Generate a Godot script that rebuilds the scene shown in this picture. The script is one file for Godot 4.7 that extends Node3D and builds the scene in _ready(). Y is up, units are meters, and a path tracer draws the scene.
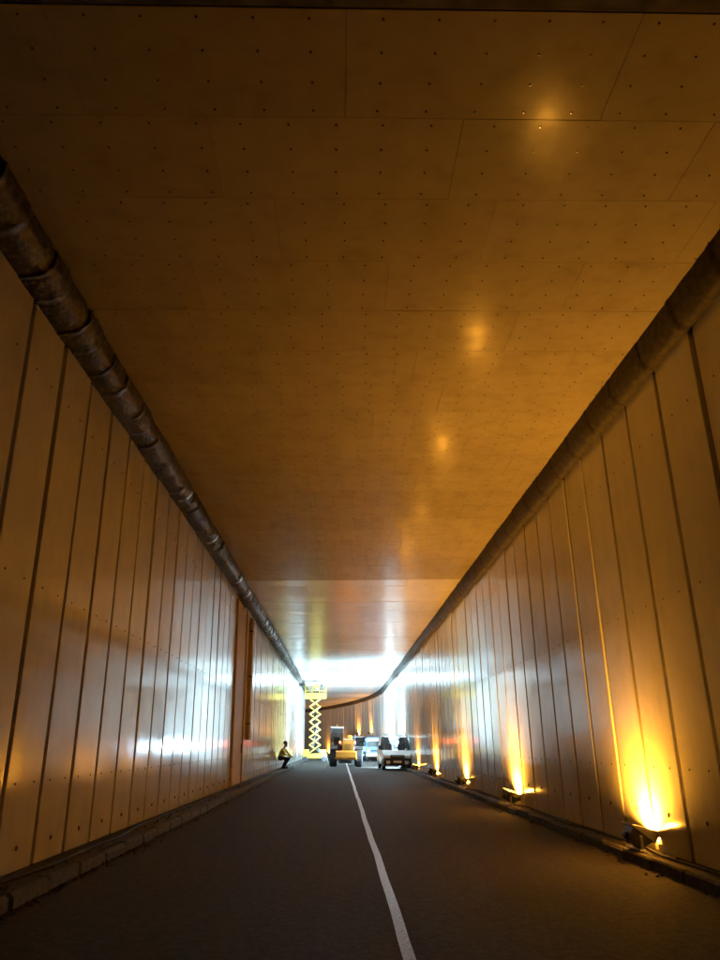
extends Node3D
# Road tunnel at night during maintenance work. The road runs along -Z; x = 0 is the camera line.

const L := 3.7            # left lining face
const R := 4.6            # right lining face
const CEIL := 7.04        # underside of the ceiling lining
const COVE := 6.54        # underside of the corner duct
const BEND_AT := 78.0     # the straight ends here and an arc to the left begins
const BEND_R := 125.0
const FALL := 0.029       # crossfall of the road, down to the right
const SODIUM := Color(1.0, 0.66, 0.20)
const LED := Color(0.74, 0.90, 1.0)

var rng := RandomNumberGenerator.new()
var M := {}
var taken := {}

# ------------------------------------------------------------------ helpers
func numbered(called: String) -> String:
	var n: int = taken.get(called, 0)
	taken[called] = n + 1
	return called if n == 0 else "%s_%03d" % [called, n]

func base(called: String, label: String, category: String, xf := Transform3D(), group := "") -> Node3D:
	var o := Node3D.new()
	o.name = numbered(called)
	add_child(o, true)
	o.transform = xf
	o.set_meta("label", label)
	o.set_meta("category", category)
	if group != "":
		o.set_meta("group", group)
	return o

func part(called: String, mesh: Mesh, mat: Material, parent: Node, xf := Transform3D()) -> MeshInstance3D:
	var o := MeshInstance3D.new()
	o.name = called
	o.mesh = mesh
	if mat:
		o.material_override = mat
	o.transform = xf
	parent.add_child(o, true)
	return o

func structure(called: String, mesh: Mesh, mat: Material) -> MeshInstance3D:
	var o := part(numbered(called), mesh, mat, self)
	o.set_meta("kind", "structure")
	return o

func st() -> SurfaceTool:
	var s := SurfaceTool.new()
	s.begin(Mesh.PRIMITIVE_TRIANGLES)
	s.set_smooth_group(-1)
	return s

func done(s: SurfaceTool) -> ArrayMesh:
	s.generate_normals()
	return s.commit()

func tri(s: SurfaceTool, a: Vector3, b: Vector3, c: Vector3) -> void:
	for p in [a, b, c]:
		s.set_uv(Vector2(p.x + p.z, p.y))
		s.add_vertex(p)

func quad(s: SurfaceTool, a: Vector3, b: Vector3, c: Vector3, d: Vector3) -> void:
	# corners run clockwise as seen from the front
	tri(s, a, b, c)
	tri(s, a, c, d)

# a box with chamfered edges
func bx(s: SurfaceTool, at: Vector3, size: Vector3, turn := Basis(), ch := 0.0) -> void:
	var h := size * 0.5
	var c: float = minf(ch, minf(h.x, minf(h.y, h.z)) * 0.9)
	if c <= 0.0:
		for ax in 3:
			for sg in [-1.0, 1.0]:
				var n := Vector3.ZERO
				n[ax] = sg
				var u := Vector3.ZERO
				u[(ax + 1) % 3] = sg
				var v := n.cross(u)
				var p := [n - u - v, n - u + v, n + u + v, n + u - v]
				var q := []
				for e in p:
					q.append(at + turn * (e * h))
				quad(s, q[3], q[2], q[1], q[0]) if false else quad(s, q[0], q[1], q[2], q[3])
		return
	var inner := h - Vector3(c, c, c)
	for ax in 3:
		for sg in [-1.0, 1.0]:
			var n := Vector3.ZERO
			n[ax] = sg
			var u := Vector3.ZERO
			u[(ax + 1) % 3] = sg
			var v := n.cross(u)
			var q := []
			for e in [[-1, -1], [-1, 1], [1, 1], [1, -1]]:
				var w: Vector3 = n * h + u * e[0] * inner + v * e[1] * inner
				q.append(at + turn * w)
			quad(s, q[0], q[1], q[2], q[3])
	for ax in 3:
		var b1 := (ax + 1) % 3
		var b2 := (ax + 2) % 3
		for s1 in [-1.0, 1.0]:
			for s2 in [-1.0, 1.0]:
				var q := []
				for e in [[-1.0, 0], [1.0, 0], [1.0, 1], [-1.0, 1]]:
					var w := Vector3.ZERO
					w[ax] = e[0] * inner[ax]
					w[b1] = s1 * (h[b1] if e[1] == 0 else inner[b1])
					w[b2] = s2 * (inner[b2] if e[1] == 0 else h[b2])
					q.append(at + turn * w)
				if s1 * s2 > 0:
					quad(s, q[0], q[3], q[2], q[1])
				else:
					quad(s, q[0], q[1], q[2], q[3])
	for s1 in [-1.0, 1.0]:
		for s2 in [-1.0, 1.0]:
			for s3 in [-1.0, 1.0]:
				var g := Vector3(s1, s2, s3)
				var a: Vector3 = at + turn * (g * Vector3(h.x, inner.y, inner.z))
				var b: Vector3 = at + turn * (g * Vector3(inner.x, h.y, inner.z))
				var d: Vector3 = at + turn * (g * Vector3(inner.x, inner.y, h.z))
				if s1 * s2 * s3 > 0:
					tri(s, a, d, b)
				else:
					tri(s, a, b, d)

func box(size: Vector3, ch := 0.0, at := Vector3.ZERO, turn := Basis()) -> ArrayMesh:
	var s := st()
	bx(s, at, size, turn, ch)
	return done(s)

# tapered tube between two points, capped
func tube(s: SurfaceTool, a: Vector3, b: Vector3, r0: float, r1: float, n := 8) -> void:
	var d := (b - a).normalized()
	var u := d.cross(Vector3.UP if absf(d.y) < 0.9 else Vector3.RIGHT).normalized()
	var v := d.cross(u)
	for k in n:
		var t0 := TAU * k / n
		var t1 := TAU * (k + 1) / n
		var e0 := u * cos(t0) + v * sin(t0)
		var e1 := u * cos(t1) + v * sin(t1)
		quad(s, a + e0 * r0, a + e1 * r0, b + e1 * r1, b + e0 * r1)
		tri(s, a, a + e1 * r0, a + e0 * r0)
		tri(s, b, b + e0 * r1, b + e1 * r1)

func tubes(paths: Array, r: float, n := 6) -> ArrayMesh:
	var s := st()
	for p in paths:
		for k in p.size() - 1:
			tube(s, p[k], p[k + 1], r, r, n)
	return done(s)

# profile of (radius, height) turned about an axis
func lathe(profile: Array, n: int, xf := Transform3D()) -> ArrayMesh:
	var s := st()
	for k in n:
		var t0 := TAU * k / n
		var t1 := TAU * (k + 1) / n
		for j in profile.size() - 1:
			var p: Vector2 = profile[j]
			var q: Vector2 = profile[j + 1]
			var a := xf * Vector3(cos(t0) * p.x, p.y, sin(t0) * p.x)
			var b := xf * Vector3(cos(t1) * p.x, p.y, sin(t1) * p.x)
			var c := xf * Vector3(cos(t1) * q.x, q.y, sin(t1) * q.x)
			var d := xf * Vector3(cos(t0) * q.x, q.y, sin(t0) * q.x)
			quad(s, a, d, c, b)
	return done(s)

# side profile of (z, y) points given an own half width at each point
func loft(points: Array, half: Callable) -> ArrayMesh:
	var s := st()
	var poly := PackedVector2Array(points)
	var ids := Geometry2D.triangulate_polygon(poly)
	for sg in [-1.0, 1.0]:
		for k in range(0, ids.size(), 3):
			var q := []
			for j in 3:
				var p: Vector2 = poly[ids[k + j]]
				q.append(Vector3(sg * half.call(p.y, p.x), p.y, p.x))
			var n: Vector3 = (q[2] - q[0]).cross(q[1] - q[0])
			if n.x * sg < 0:
				tri(s, q[0], q[2], q[1])
			else:
				tri(s, q[0], q[1], q[2])
	var area := 0.0
	for k in poly.size():
		area += poly[k].cross(poly[(k + 1) % poly.size()])
	for k in poly.size():
		var p: Vector2 = poly[k]
		var q: Vector2 = poly[(k + 1) % poly.size()]
		var wp: float = half.call(p.y, p.x)
		var wq: float = half.call(q.y, q.x)
		var a := Vector3(-wp, p.y, p.x)
		var b := Vector3(wp, p.y, p.x)
		var c := Vector3(wq, q.y, q.x)
		var d := Vector3(-wq, q.y, q.x)
		if area > 0:
			quad(s, a, b, c, d)
		else:
			quad(s, d, c, b, a)
	return done(s)

# place on the tunnel: along the path, across it, up
func frame(along: float) -> Transform3D:
	if along <= BEND_AT:
		return Transform3D(Basis(), Vector3(0, 0, -along))
	var a := (along - BEND_AT) / BEND_R
	return Transform3D(Basis(Vector3.UP, a), Vector3(-BEND_R + BEND_R * cos(a), 0, -BEND_AT - BEND_R * sin(a)))

func spot(along: float, across: float, up: float) -> Vector3:
	return frame(along) * Vector3(across, up, 0)

func road_y(across: float) -> float:
	return -FALL * across

# a strip of constant cross-section (points of (across, up), left to right as seen from above) swept along the tunnel
func sweep(section: Array, from: float, to: float, step := 2.0, wobble := 0.0) -> ArrayMesh:
	var s := st()
	var n := int(ceil((to - from) / step))
	for k in n:
		var s0 := from + (to - from) * k / n
		var s1 := from + (to - from) * (k + 1) / n
		for j in section.size() - 1:
			var p: Vector2 = section[j]
			var q: Vector2 = section[j + 1]
			var w0 := sin(s0 * 1.7) * wobble + sin(s0 * 0.61 + 1.0) * wobble
			var w1 := sin(s1 * 1.7) * wobble + sin(s1 * 0.61 + 1.0) * wobble
			quad(s, spot(s0, p.x + w0, p.y), spot(s1, p.x + w1, p.y), spot(s1, q.x + w1, q.y), spot(s0, q.x + w0, q.y))
	return done(s)

# ------------------------------------------------------------------ materials
func noise_tex(freq: float, ramp: Array, seed_: int, octaves := 4, size := 512, normal := 0.0, stretch := 1) -> NoiseTexture2D:
	var n := FastNoiseLite.new()
	n.noise_type = FastNoiseLite.TYPE_SIMPLEX_SMOOTH
	n.seed = seed_
	n.frequency = freq
	n.fractal_octaves = octaves
	var t := NoiseTexture2D.new()
	t.width = size
	t.height = size / stretch
	t.seamless = true
	t.noise = n
	if normal > 0.0:
		t.as_normal_map = true
		t.bump_strength = normal
	elif ramp.size() > 0:
		var g := Gradient.new()
		g.offsets = PackedFloat32Array(range(ramp.size()).map(func(i): return float(i) / (ramp.size() - 1)))
		g.colors = PackedColorArray(ramp)
		t.color_ramp = g
	return t

func lin(r: float, g: float, b: float) -> Color:
	return Color(r, g, b).linear_to_srgb()

func mat(color: Color, rough := 0.6, metal := 0.0, spec := 0.5) -> StandardMaterial3D:
	var m := StandardMaterial3D.new()
	m.albedo_color = color
	m.roughness = rough
	m.metallic = metal
	m.metallic_specular = spec
	return m

func world_map(m: StandardMaterial3D, scale_: Vector3) -> void:
	m.uv1_triplanar = true
	m.uv1_world_triplanar = true
	m.uv1_scale = scale_
	m.uv1_triplanar_sharpness = 8.0

# a second, stretched pattern over the first: wheel wear along the road, run-off down the walls
func streaks(m: StandardMaterial3D, scale_: Vector3, ramp: Array, seed_: int) -> void:
	m.detail_enabled = true
	m.detail_blend_mode = BaseMaterial3D.BLEND_MODE_MUL
	m.detail_uv_layer = BaseMaterial3D.DETAIL_UV_2
	m.detail_albedo = noise_tex(0.02, ramp, seed_, 5)
	m.uv2_triplanar = true
	m.uv2_world_triplanar = true
	m.uv2_scale = scale_
	m.uv2_triplanar_sharpness = 8.0

func glow(color: Color, energy: float) -> StandardMaterial3D:
	var m := mat(color, 0.4)
	m.emission_enabled = true
	m.emission = color
	m.emission_energy_multiplier = energy
	return m

func make_materials() -> void:
	# enamelled lining panels: cream, glossy, with fine road film in patches
	for kind in ["wall", "ceiling_clean", "ceiling_dusty"]:
		var m := mat(Color.WHITE, 1.0, 0.0, 0.5)
		world_map(m, Vector3(0.23, 0.17, 0.23))
		# the ceiling beyond 25 m is paler; nearer it is browner and has less sheen
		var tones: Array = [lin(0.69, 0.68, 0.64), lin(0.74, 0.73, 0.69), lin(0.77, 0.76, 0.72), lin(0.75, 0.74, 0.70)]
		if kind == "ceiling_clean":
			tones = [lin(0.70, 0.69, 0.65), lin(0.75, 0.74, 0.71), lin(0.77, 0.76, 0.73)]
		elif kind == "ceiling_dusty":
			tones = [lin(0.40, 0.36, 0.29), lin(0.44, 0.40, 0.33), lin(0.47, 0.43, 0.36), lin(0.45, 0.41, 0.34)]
		m.albedo_texture = noise_tex(0.012, tones, 3 + kind.length(), 5)
		var r: Array = {"wall": [0.08, 0.16], "ceiling_clean": [0.17, 0.26], "ceiling_dusty": [0.15, 0.27]}[kind]
		m.roughness_texture = noise_tex(0.01, [Color(r[0], r[0], r[0]), Color(r[1], r[1], r[1])], 11 + kind.length(), 5)
		m.normal_enabled = true
		m.normal_texture = noise_tex(0.008, [], 23 + kind.length(), 3, 512, 1.2)
		m.normal_scale = 0.08 if kind == "wall" else 0.07
		m.metallic_specular = 0.5 if kind != "ceiling_dusty" else 0.16
		if kind == "wall":
			streaks(m, Vector3(0.35, 0.06, 0.35), [lin(0.92, 0.91, 0.90), lin(0.985, 0.98, 0.98), lin(1, 1, 1), lin(0.99, 0.99, 0.99)], 33)
		else:
			streaks(m, Vector3(0.22, 0.5, 0.4), [lin(0.86, 0.845, 0.825), lin(0.97, 0.965, 0.96), lin(1, 1, 1), lin(0.96, 0.955, 0.95)], 35)
		M[kind] = m
		M[kind + "_tones"] = [m]
		for tone in [0.985, 0.97]:
			var v: StandardMaterial3D = m.duplicate()
			v.albedo_color = Color(tone, tone * 0.995, tone * 0.985)
			M[kind + "_tones"].append(v)
	M.concrete = mat(Color.WHITE, 0.9)
	world_map(M.concrete, Vector3(0.4, 0.4, 0.4))
	M.concrete.albedo_texture = noise_tex(0.012, [lin(0.05, 0.047, 0.042), lin(0.11, 0.10, 0.09), lin(0.16, 0.15, 0.135)], 5, 5)
	M.joint = mat(lin(0.36, 0.31, 0.25), 0.5)
	M.ceiling_joint = mat(lin(0.42, 0.39, 0.33), 0.7)
	M.kerb = mat(Color.WHITE, 0.85)
	world_map(M.kerb, Vector3(0.9, 0.9, 0.9))
	M.kerb.albedo_texture = noise_tex(0.02, [lin(0.02, 0.018, 0.016), lin(0.05, 0.045, 0.04), lin(0.10, 0.09, 0.08)], 7, 5)
	M.asphalt = mat(Color.WHITE, 1.0, 0.0, 0.4)
	world_map(M.asphalt, Vector3(0.45, 0.45, 0.45))
	M.asphalt.albedo_texture = noise_tex(0.05, [lin(0.009, 0.006, 0.0045), lin(0.026, 0.018, 0.013), lin(0.037, 0.026, 0.019), lin(0.10, 0.075, 0.058)], 9, 6, 1024)
	M.asphalt.roughness_texture = noise_tex(0.03, [Color(0.66, 0.66, 0.66), Color(0.88, 0.88, 0.88)], 10, 5)
	M.asphalt.normal_enabled = true
	M.asphalt.normal_texture = noise_tex(0.16, [], 12, 3, 1024, 6.0)
	M.asphalt.normal_scale = 1.3
	streaks(M.asphalt, Vector3(0.55, 0.5, 0.06), [lin(0.70, 0.68, 0.66), lin(0.93, 0.93, 0.93), lin(1, 1, 1), lin(0.84, 0.82, 0.80)], 31)
	M.paint = mat(Color.WHITE, 0.42)
	world_map(M.paint, Vector3(1.1, 1.1, 1.1))
	M.paint.albedo_texture = noise_tex(0.04, [lin(0.04, 0.036, 0.032), lin(0.24, 0.22, 0.20), lin(0.44, 0.42, 0.38), lin(0.50, 0.48, 0.44)], 14, 5)
	M.foil = mat(Color.WHITE, 0.5, 0.4)
	world_map(M.foil, Vector3(0.8, 0.8, 0.8))
	M.foil.albedo_texture = noise_tex(0.02, [lin(0.05, 0.042, 0.036), lin(0.10, 0.088, 0.076), lin(0.22, 0.205, 0.19)], 15, 5)
	M.foil.normal_enabled = true
	M.foil.normal_texture = noise_tex(0.03, [], 16, 5, 512, 7.0)
	M.foil.normal_scale = 0.3
	M.bright_foil = mat(lin(0.62, 0.61, 0.6), 0.28, 0.9)
	M.duct = mat(Color.WHITE, 0.65, 0.0, 0.35)
	world_map(M.duct, Vector3(0.7, 0.7, 0.7))
	M.duct.albedo_texture = noise_tex(0.02, [lin(0.03, 0.026, 0.022), lin(0.055, 0.047, 0.04), lin(0.09, 0.078, 0.066)], 17, 5)
	M.bolt = mat(lin(0.07, 0.06, 0.05), 0.5, 0.6)
	M.ceiling_bolt = mat(lin(0.14, 0.13, 0.12), 0.22, 0.9)
	M.brown_steel = mat(Color.WHITE, 0.65)
	world_map(M.brown_steel, Vector3(0.5, 0.3, 0.5))
	M.brown_steel.albedo_texture = noise_tex(0.012, [lin(0.40, 0.31, 0.21), lin(0.48, 0.39, 0.27), lin(0.52, 0.43, 0.31)], 18, 5)
	M.black = mat(lin(0.018, 0.018, 0.018), 0.55)
	M.rubber = mat(lin(0.02, 0.02, 0.02), 0.8)
	M.dark_steel = mat(lin(0.06, 0.06, 0.06), 0.5, 0.4)
	M.steel = mat(lin(0.45, 0.45, 0.45), 0.35, 0.9)
	M.white_paint = mat(lin(0.70, 0.69, 0.66), 0.3)
	M.white_paint.clearcoat_enabled = true
	M.white_paint.clearcoat = 0.6
	M.white_paint.clearcoat_roughness = 0.08
	M.blue_paint = mat(lin(0.10, 0.22, 0.42), 0.35)
	M.yellow = mat(lin(0.22, 0.145, 0.015), 0.5)
	M.orange = mat(lin(0.52, 0.20, 0.018), 0.42)
	M.glass = mat(Color(0.25, 0.28, 0.28, 0.26), 0.03)
	M.glass.transparency = BaseMaterial3D.TRANSPARENCY_ALPHA
	M.windscreen = mat(Color(0.05, 0.06, 0.06, 0.55), 0.03)
	M.windscreen.transparency = BaseMaterial3D.TRANSPARENCY_ALPHA
	M.lens = mat(lin(0.75, 0.75, 0.72), 0.08, 0.2)
	M.amber_lens = mat(lin(0.7, 0.25, 0.02), 0.15)
	M.sodium_glass = glow(SODIUM, 25.0)
	M.led_globe = glow(LED, 30.0)
	M.led_panel = glow(LED, 30.0)
	M.tail = glow(Color(1.0, 0.42, 0.25), 10.0)
	M.figure = mat(Color.WHITE, 0.75)
	M.figure.vertex_color_use_as_albedo = true
	M.dirt = mat(Color.WHITE, 0.95)
	world_map(M.dirt, Vector3(1.5, 1.5, 1.5))
	M.dirt.albedo_texture = noise_tex(0.03, [lin(0.03, 0.026, 0.022), lin(0.09, 0.08, 0.065)], 19, 4)

# ------------------------------------------------------------------ lining
# one enamelled sheet: face at x = 0 looking to +x, rolled edges, folded back 7 cm
func panel_mesh(width: float, height: float) -> ArrayMesh:
	var hw := width * 0.5 - 0.046
	var sec := [Vector2(-0.085, -hw), Vector2(-0.012, -hw), Vector2(-0.004, -hw + 0.004), Vector2(0, -hw + 0.014), Vector2(0, hw - 0.014), Vector2(-0.004, hw - 0.004), Vector2(-0.012, hw), Vector2(-0.085, hw)]
	var s := st()
	for k in sec.size() - 1:
		var p: Vector2 = sec[k]
		var q: Vector2 = sec[k + 1]
		quad(s, Vector3(p.x, 0, p.y), Vector3(q.x, 0, q.y), Vector3(q.x, height, q.y), Vector3(p.x, height, p.y))
	return done(s)

func bolt_mesh(r: float, h: float) -> ArrayMesh:
	return lathe([Vector2(r, 0), Vector2(r, h * 0.5), Vector2(r * 0.6, h), Vector2(0, h)], 6)

func wall(side: int) -> void:
	var X := -L if side < 0 else R
	var pitch := 1.06 if side < 0 else 1.15
	var first := 8.82 if side < 0 else 9.37
	var foot := 0.23 if side < 0 else 0.03
	var called := "tunnel_wall"
	var label := "panelled tunnel wall with a tan steel door in it" if side < 0 else "panelled tunnel wall behind the row of amber floodlights"
	var w := base(called, label, "wall")
	var pm := panel_mesh(pitch, CEIL - foot - 0.06)
	var bolt := bolt_mesh(0.014, 0.011)
	var slot := bolt_mesh(0.03, 0.018)
	var turn := Basis() if side < 0 else Basis(Vector3.UP, PI)
	var rest := st()
	var count := 0
	# back wall behind the joints
	var sec := [Vector2(X + side * 0.06, -0.5), Vector2(X + side * 0.06, CEIL + 0.4)]
	if side > 0:
		sec.reverse()
	part("joint_backing", sweep([sec[1], sec[0]] if true else sec, -6.0, 230.0), M.joint, w)
	var from := int(floor((-4.0 - first) / pitch))
	var upto := int((205.0 - first) / pitch)
	for k in range(from, upto):
		var s0 := first + k * pitch
		var mid := s0 + pitch * 0.5
		if side < 0 and mid > 26.4 and mid < 29.2:
			continue
		var f := frame(mid)
		var sc := 1.0 + (X / BEND_R if mid > BEND_AT else 0.0)
		var yaw := rng.randf_range(-0.0032, 0.0032)
		var tilt := rng.randf_range(-0.0025, 0.0025)
		var b := f.basis * Basis(Vector3.UP, yaw) * Basis(Vector3.FORWARD, tilt) * turn * Basis.from_scale(Vector3(1, 1, sc))
		var p := part("panel", pm, M.wall_tones[rng.randi() % 3], w, Transform3D(b, f * Vector3(X + rng.randf_range(-0.004, 0.004), foot, 0)))
		if mid > 1.0 and mid < 62.0:
			var spots := [[4.38 + 1.54, -0.235, 0], [4.38 + 1.54, 0.235, 0], [1.88 + 1.54, -0.26, 0], [1.88 + 1.54, 0.26, 0], [-0.38 + 1.54, -0.27, 0], [-0.38 + 1.54, 0.27, 0], [foot + 0.24, 0.0, 1]]
			if side > 0:
				spots[0][0] -= 0.18
				spots[1][0] -= 0.18
				spots[6][0] += 0.27
			for q in spots:
				var xf := Transform3D(Basis(Vector3.BACK, -PI / 2), Vector3(-0.001, q[0] - foot, q[1]))
				var mm := slot if q[2] == 1 else bolt
				if count < 290 and mid > 4.0:
					part("bolt", mm, M.bolt, p, xf)
					count += 1
				elif mid > 4.0:
					rest.append_from(mm, 0, p.transform * xf)
	if count >= 290:
		var r := part("far_bolts", rest.commit(), M.bolt, w)
		r.set_meta("kind", "stuff")

func ceiling() -> void:
	var c := base("tunnel_ceiling", "glossy cream panelled tunnel ceiling studded with rows of bolts", "ceiling")
	part("joint_backing", sweep([Vector2(-L - 0.05, CEIL + 0.05), Vector2(R + 0.05, CEIL + 0.05)].duplicate(), 4.25, 230.0), M.ceiling_joint, c)
	var bolt := bolt_mesh(0.0115, 0.009)
	var pitch := 1.075
	var row := 0
	var panels := 0
	var bolts := 0
	var cache := {}
	var rest_p := st()
	var rest_b := st()
	var at := 4.18
	while at < 205.0:
		var mid := at + pitch * 0.5
		var f := frame(mid)
		var edges := [-L + 0.02]
		var cut: float = -L + 0.02 + [1.35, 2.46, 0.6, 1.9][row % 4]
		while cut < R - 0.25:
			edges.append(cut)
			cut += 2.4
		edges.append(R - 0.02)
		var row_tilt := rng.randf_range(-1.0, 1.0) * (0.0018 if mid < 25.3 else 0.010)
		for k in edges.size() - 1:
			var x0: float = edges[k]
			var x1: float = edges[k + 1]
			var wdt := x1 - x0
			var key := "%.2f" % wdt
			if not cache.has(key):
				cache[key] = box(Vector3(wdt - 0.003, 0.03, pitch - 0.003), 0.0015)
			var b := f.basis * Basis(Vector3.RIGHT, row_tilt + rng.randf_range(-0.001, 0.001)) * Basis(Vector3.BACK, rng.randf_range(-0.002, 0.002))
			if mid > BEND_AT:
				b = b * Basis.from_scale(Vector3(1, 1, 1.0 + (x0 + x1) * 0.5 / BEND_R))
			var xf := Transform3D(b, f * Vector3((x0 + x1) * 0.5, CEIL + 0.015 + rng.randf_range(0.0, 0.0012), 0))
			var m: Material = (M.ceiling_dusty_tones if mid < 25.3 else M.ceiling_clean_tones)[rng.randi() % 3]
			var p: MeshInstance3D = null
			if panels < 295:
				p = part("panel", cache[key], m, c, xf)
				panels += 1
			else:
				rest_p.append_from(cache[key], 0, xf)
			if mid < 26.0:
				var nx := int(floor((wdt - 0.16) / 0.45)) + 1
				var x_start := -(nx - 1) * 0.5 * 0.45
				for j in 4:
					for i in nx:
						var bt := Transform3D(Basis(Vector3.RIGHT, PI), Vector3(x_start + i * 0.45 + rng.randf_range(-0.008, 0.008), -0.0155, 0.455 - j * 0.303))
						if bolts < 295 and p:
							part("bolt", bolt, M.ceiling_bolt, p, bt)
							bolts += 1
						else:
							rest_b.append_from(bolt, 0, xf * bt)
		at += pitch
		row += 1
	part("far_panels", rest_p.commit(), M.ceiling_clean, c).set_meta("kind", "stuff")
	part("far_bolts", rest_b.commit(), M.ceiling_bolt, c).set_meta("kind", "stuff")

# wrapped duct in the corner between wall and ceiling
func duct_mesh(length: float, w: float, h: float, crumple: float, seed_: int) -> ArrayMesh:
	var n := FastNoiseLite.new()
	n.seed = seed_
	n.frequency = 2.4
	var s := SurfaceTool.new()
	s.begin(Mesh.PRIMITIVE_TRIANGLES)
	s.set_smooth_group(0)
	var na := 9
	var ts := [0.0, 0.15, 0.3, 0.5, 0.7, 0.85, 0.925, 0.935, 1.0]
	var puffs := [0.98, 0.99, 1.0, 1.01, 1.01, 1.0, 0.995, 1.035, 1.035]
	var nl := ts.size() - 1
	var pts := []
	for i in nl + 1:
		var t: float = ts[i]
		var line := []
		var puff: float = puffs[i]
		for j in na + 1:
			var a := -0.12 + (PI / 2 + 0.24) * j / na
			var x := w * pow(absf(cos(a - 0.0)), 0.75) * signf(cos(a)) * puff
			var y := -h * pow(absf(sin(a)), 0.75) * signf(sin(a)) * puff
			var d := n.get_noise_3d(x * 3.0, y * 3.0, t * length * 2.0 + seed_) * crumple
			line.append(Vector3(x + d, y - d * 0.7, (t - 0.5) * length))
		pts.append(line)
	for i in nl:
		for j in na:
			quad(s, pts[i][j], pts[i + 1][j], pts[i + 1][j + 1], pts[i][j + 1])
	return done(s)

func corner_duct(side: int) -> void:
	var label := "crumpled foil wrapped duct above the wall with the tan steel door" if side < 0 else "dark jointed duct along the ceiling above the amber floodlights"
	var d := base("corner_duct", label, "duct")
	var w := 0.39 if side < 0 else 0.23
	var h := 0.32 if side < 0 else 0.40
	var variants := []
	for k in 8:
		variants.append(duct_mesh(1.06 if side < 0 else 1.15, w, h, 0.03 if side < 0 else 0.015, 40 + k))
	var at := -3.0
	while at < 200.0:
		var len := 1.06 if side < 0 else 1.15
		var k := rng.randf_range(0.45, 1.0) if side < 0 else 1.0
		var first := 8.82 if side < 0 else 9.37
		if side > 0:
			at = first + round((at - first) / len) * len
		var f := frame(at + len * k * 0.5)
		var sc := rng.randf_range(0.96, 1.05)
		var b := f.basis
		if side > 0:
			b = b * Basis(Vector3.UP, PI)
		b = b * Basis.from_scale(Vector3(sc, rng.randf_range(0.97, 1.04), k * 1.09))
		var X := -L + 0.0 if side < 0 else R
		var m: Material = M.duct if side > 0 else M.foil
		part("duct_section", variants[rng.randi() % 8], m, d, Transform3D(b, f * Vector3(X, CEIL - 0.035, 0)))
		if side < 0 and (at > 14.0 and at < 50.0 and rng.randf() < 0.2):
			var band := st()
			for j in 5:
				var a0 := 0.25 + 0.22 * j
				var a1 := a0 + 0.22
				var q := []
				for e in [[a0, -0.06], [a0, 0.06], [a1, 0.06], [a1, -0.06]]:
					q.append(Vector3(w * 1.13 * pow(cos(e[0]), 0.75), -h * 1.12 * pow(sin(e[0]), 0.75), e[1] + rng.randf_range(-0.02, 0.02)))
				quad(band, q[0], q[3], q[2], q[1])
			part("foil_tape", done(band), M.bright_foil, d, Transform3D(f.basis, f * Vector3(X, CEIL - 0.03, 0)))
		at += len * k

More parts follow.
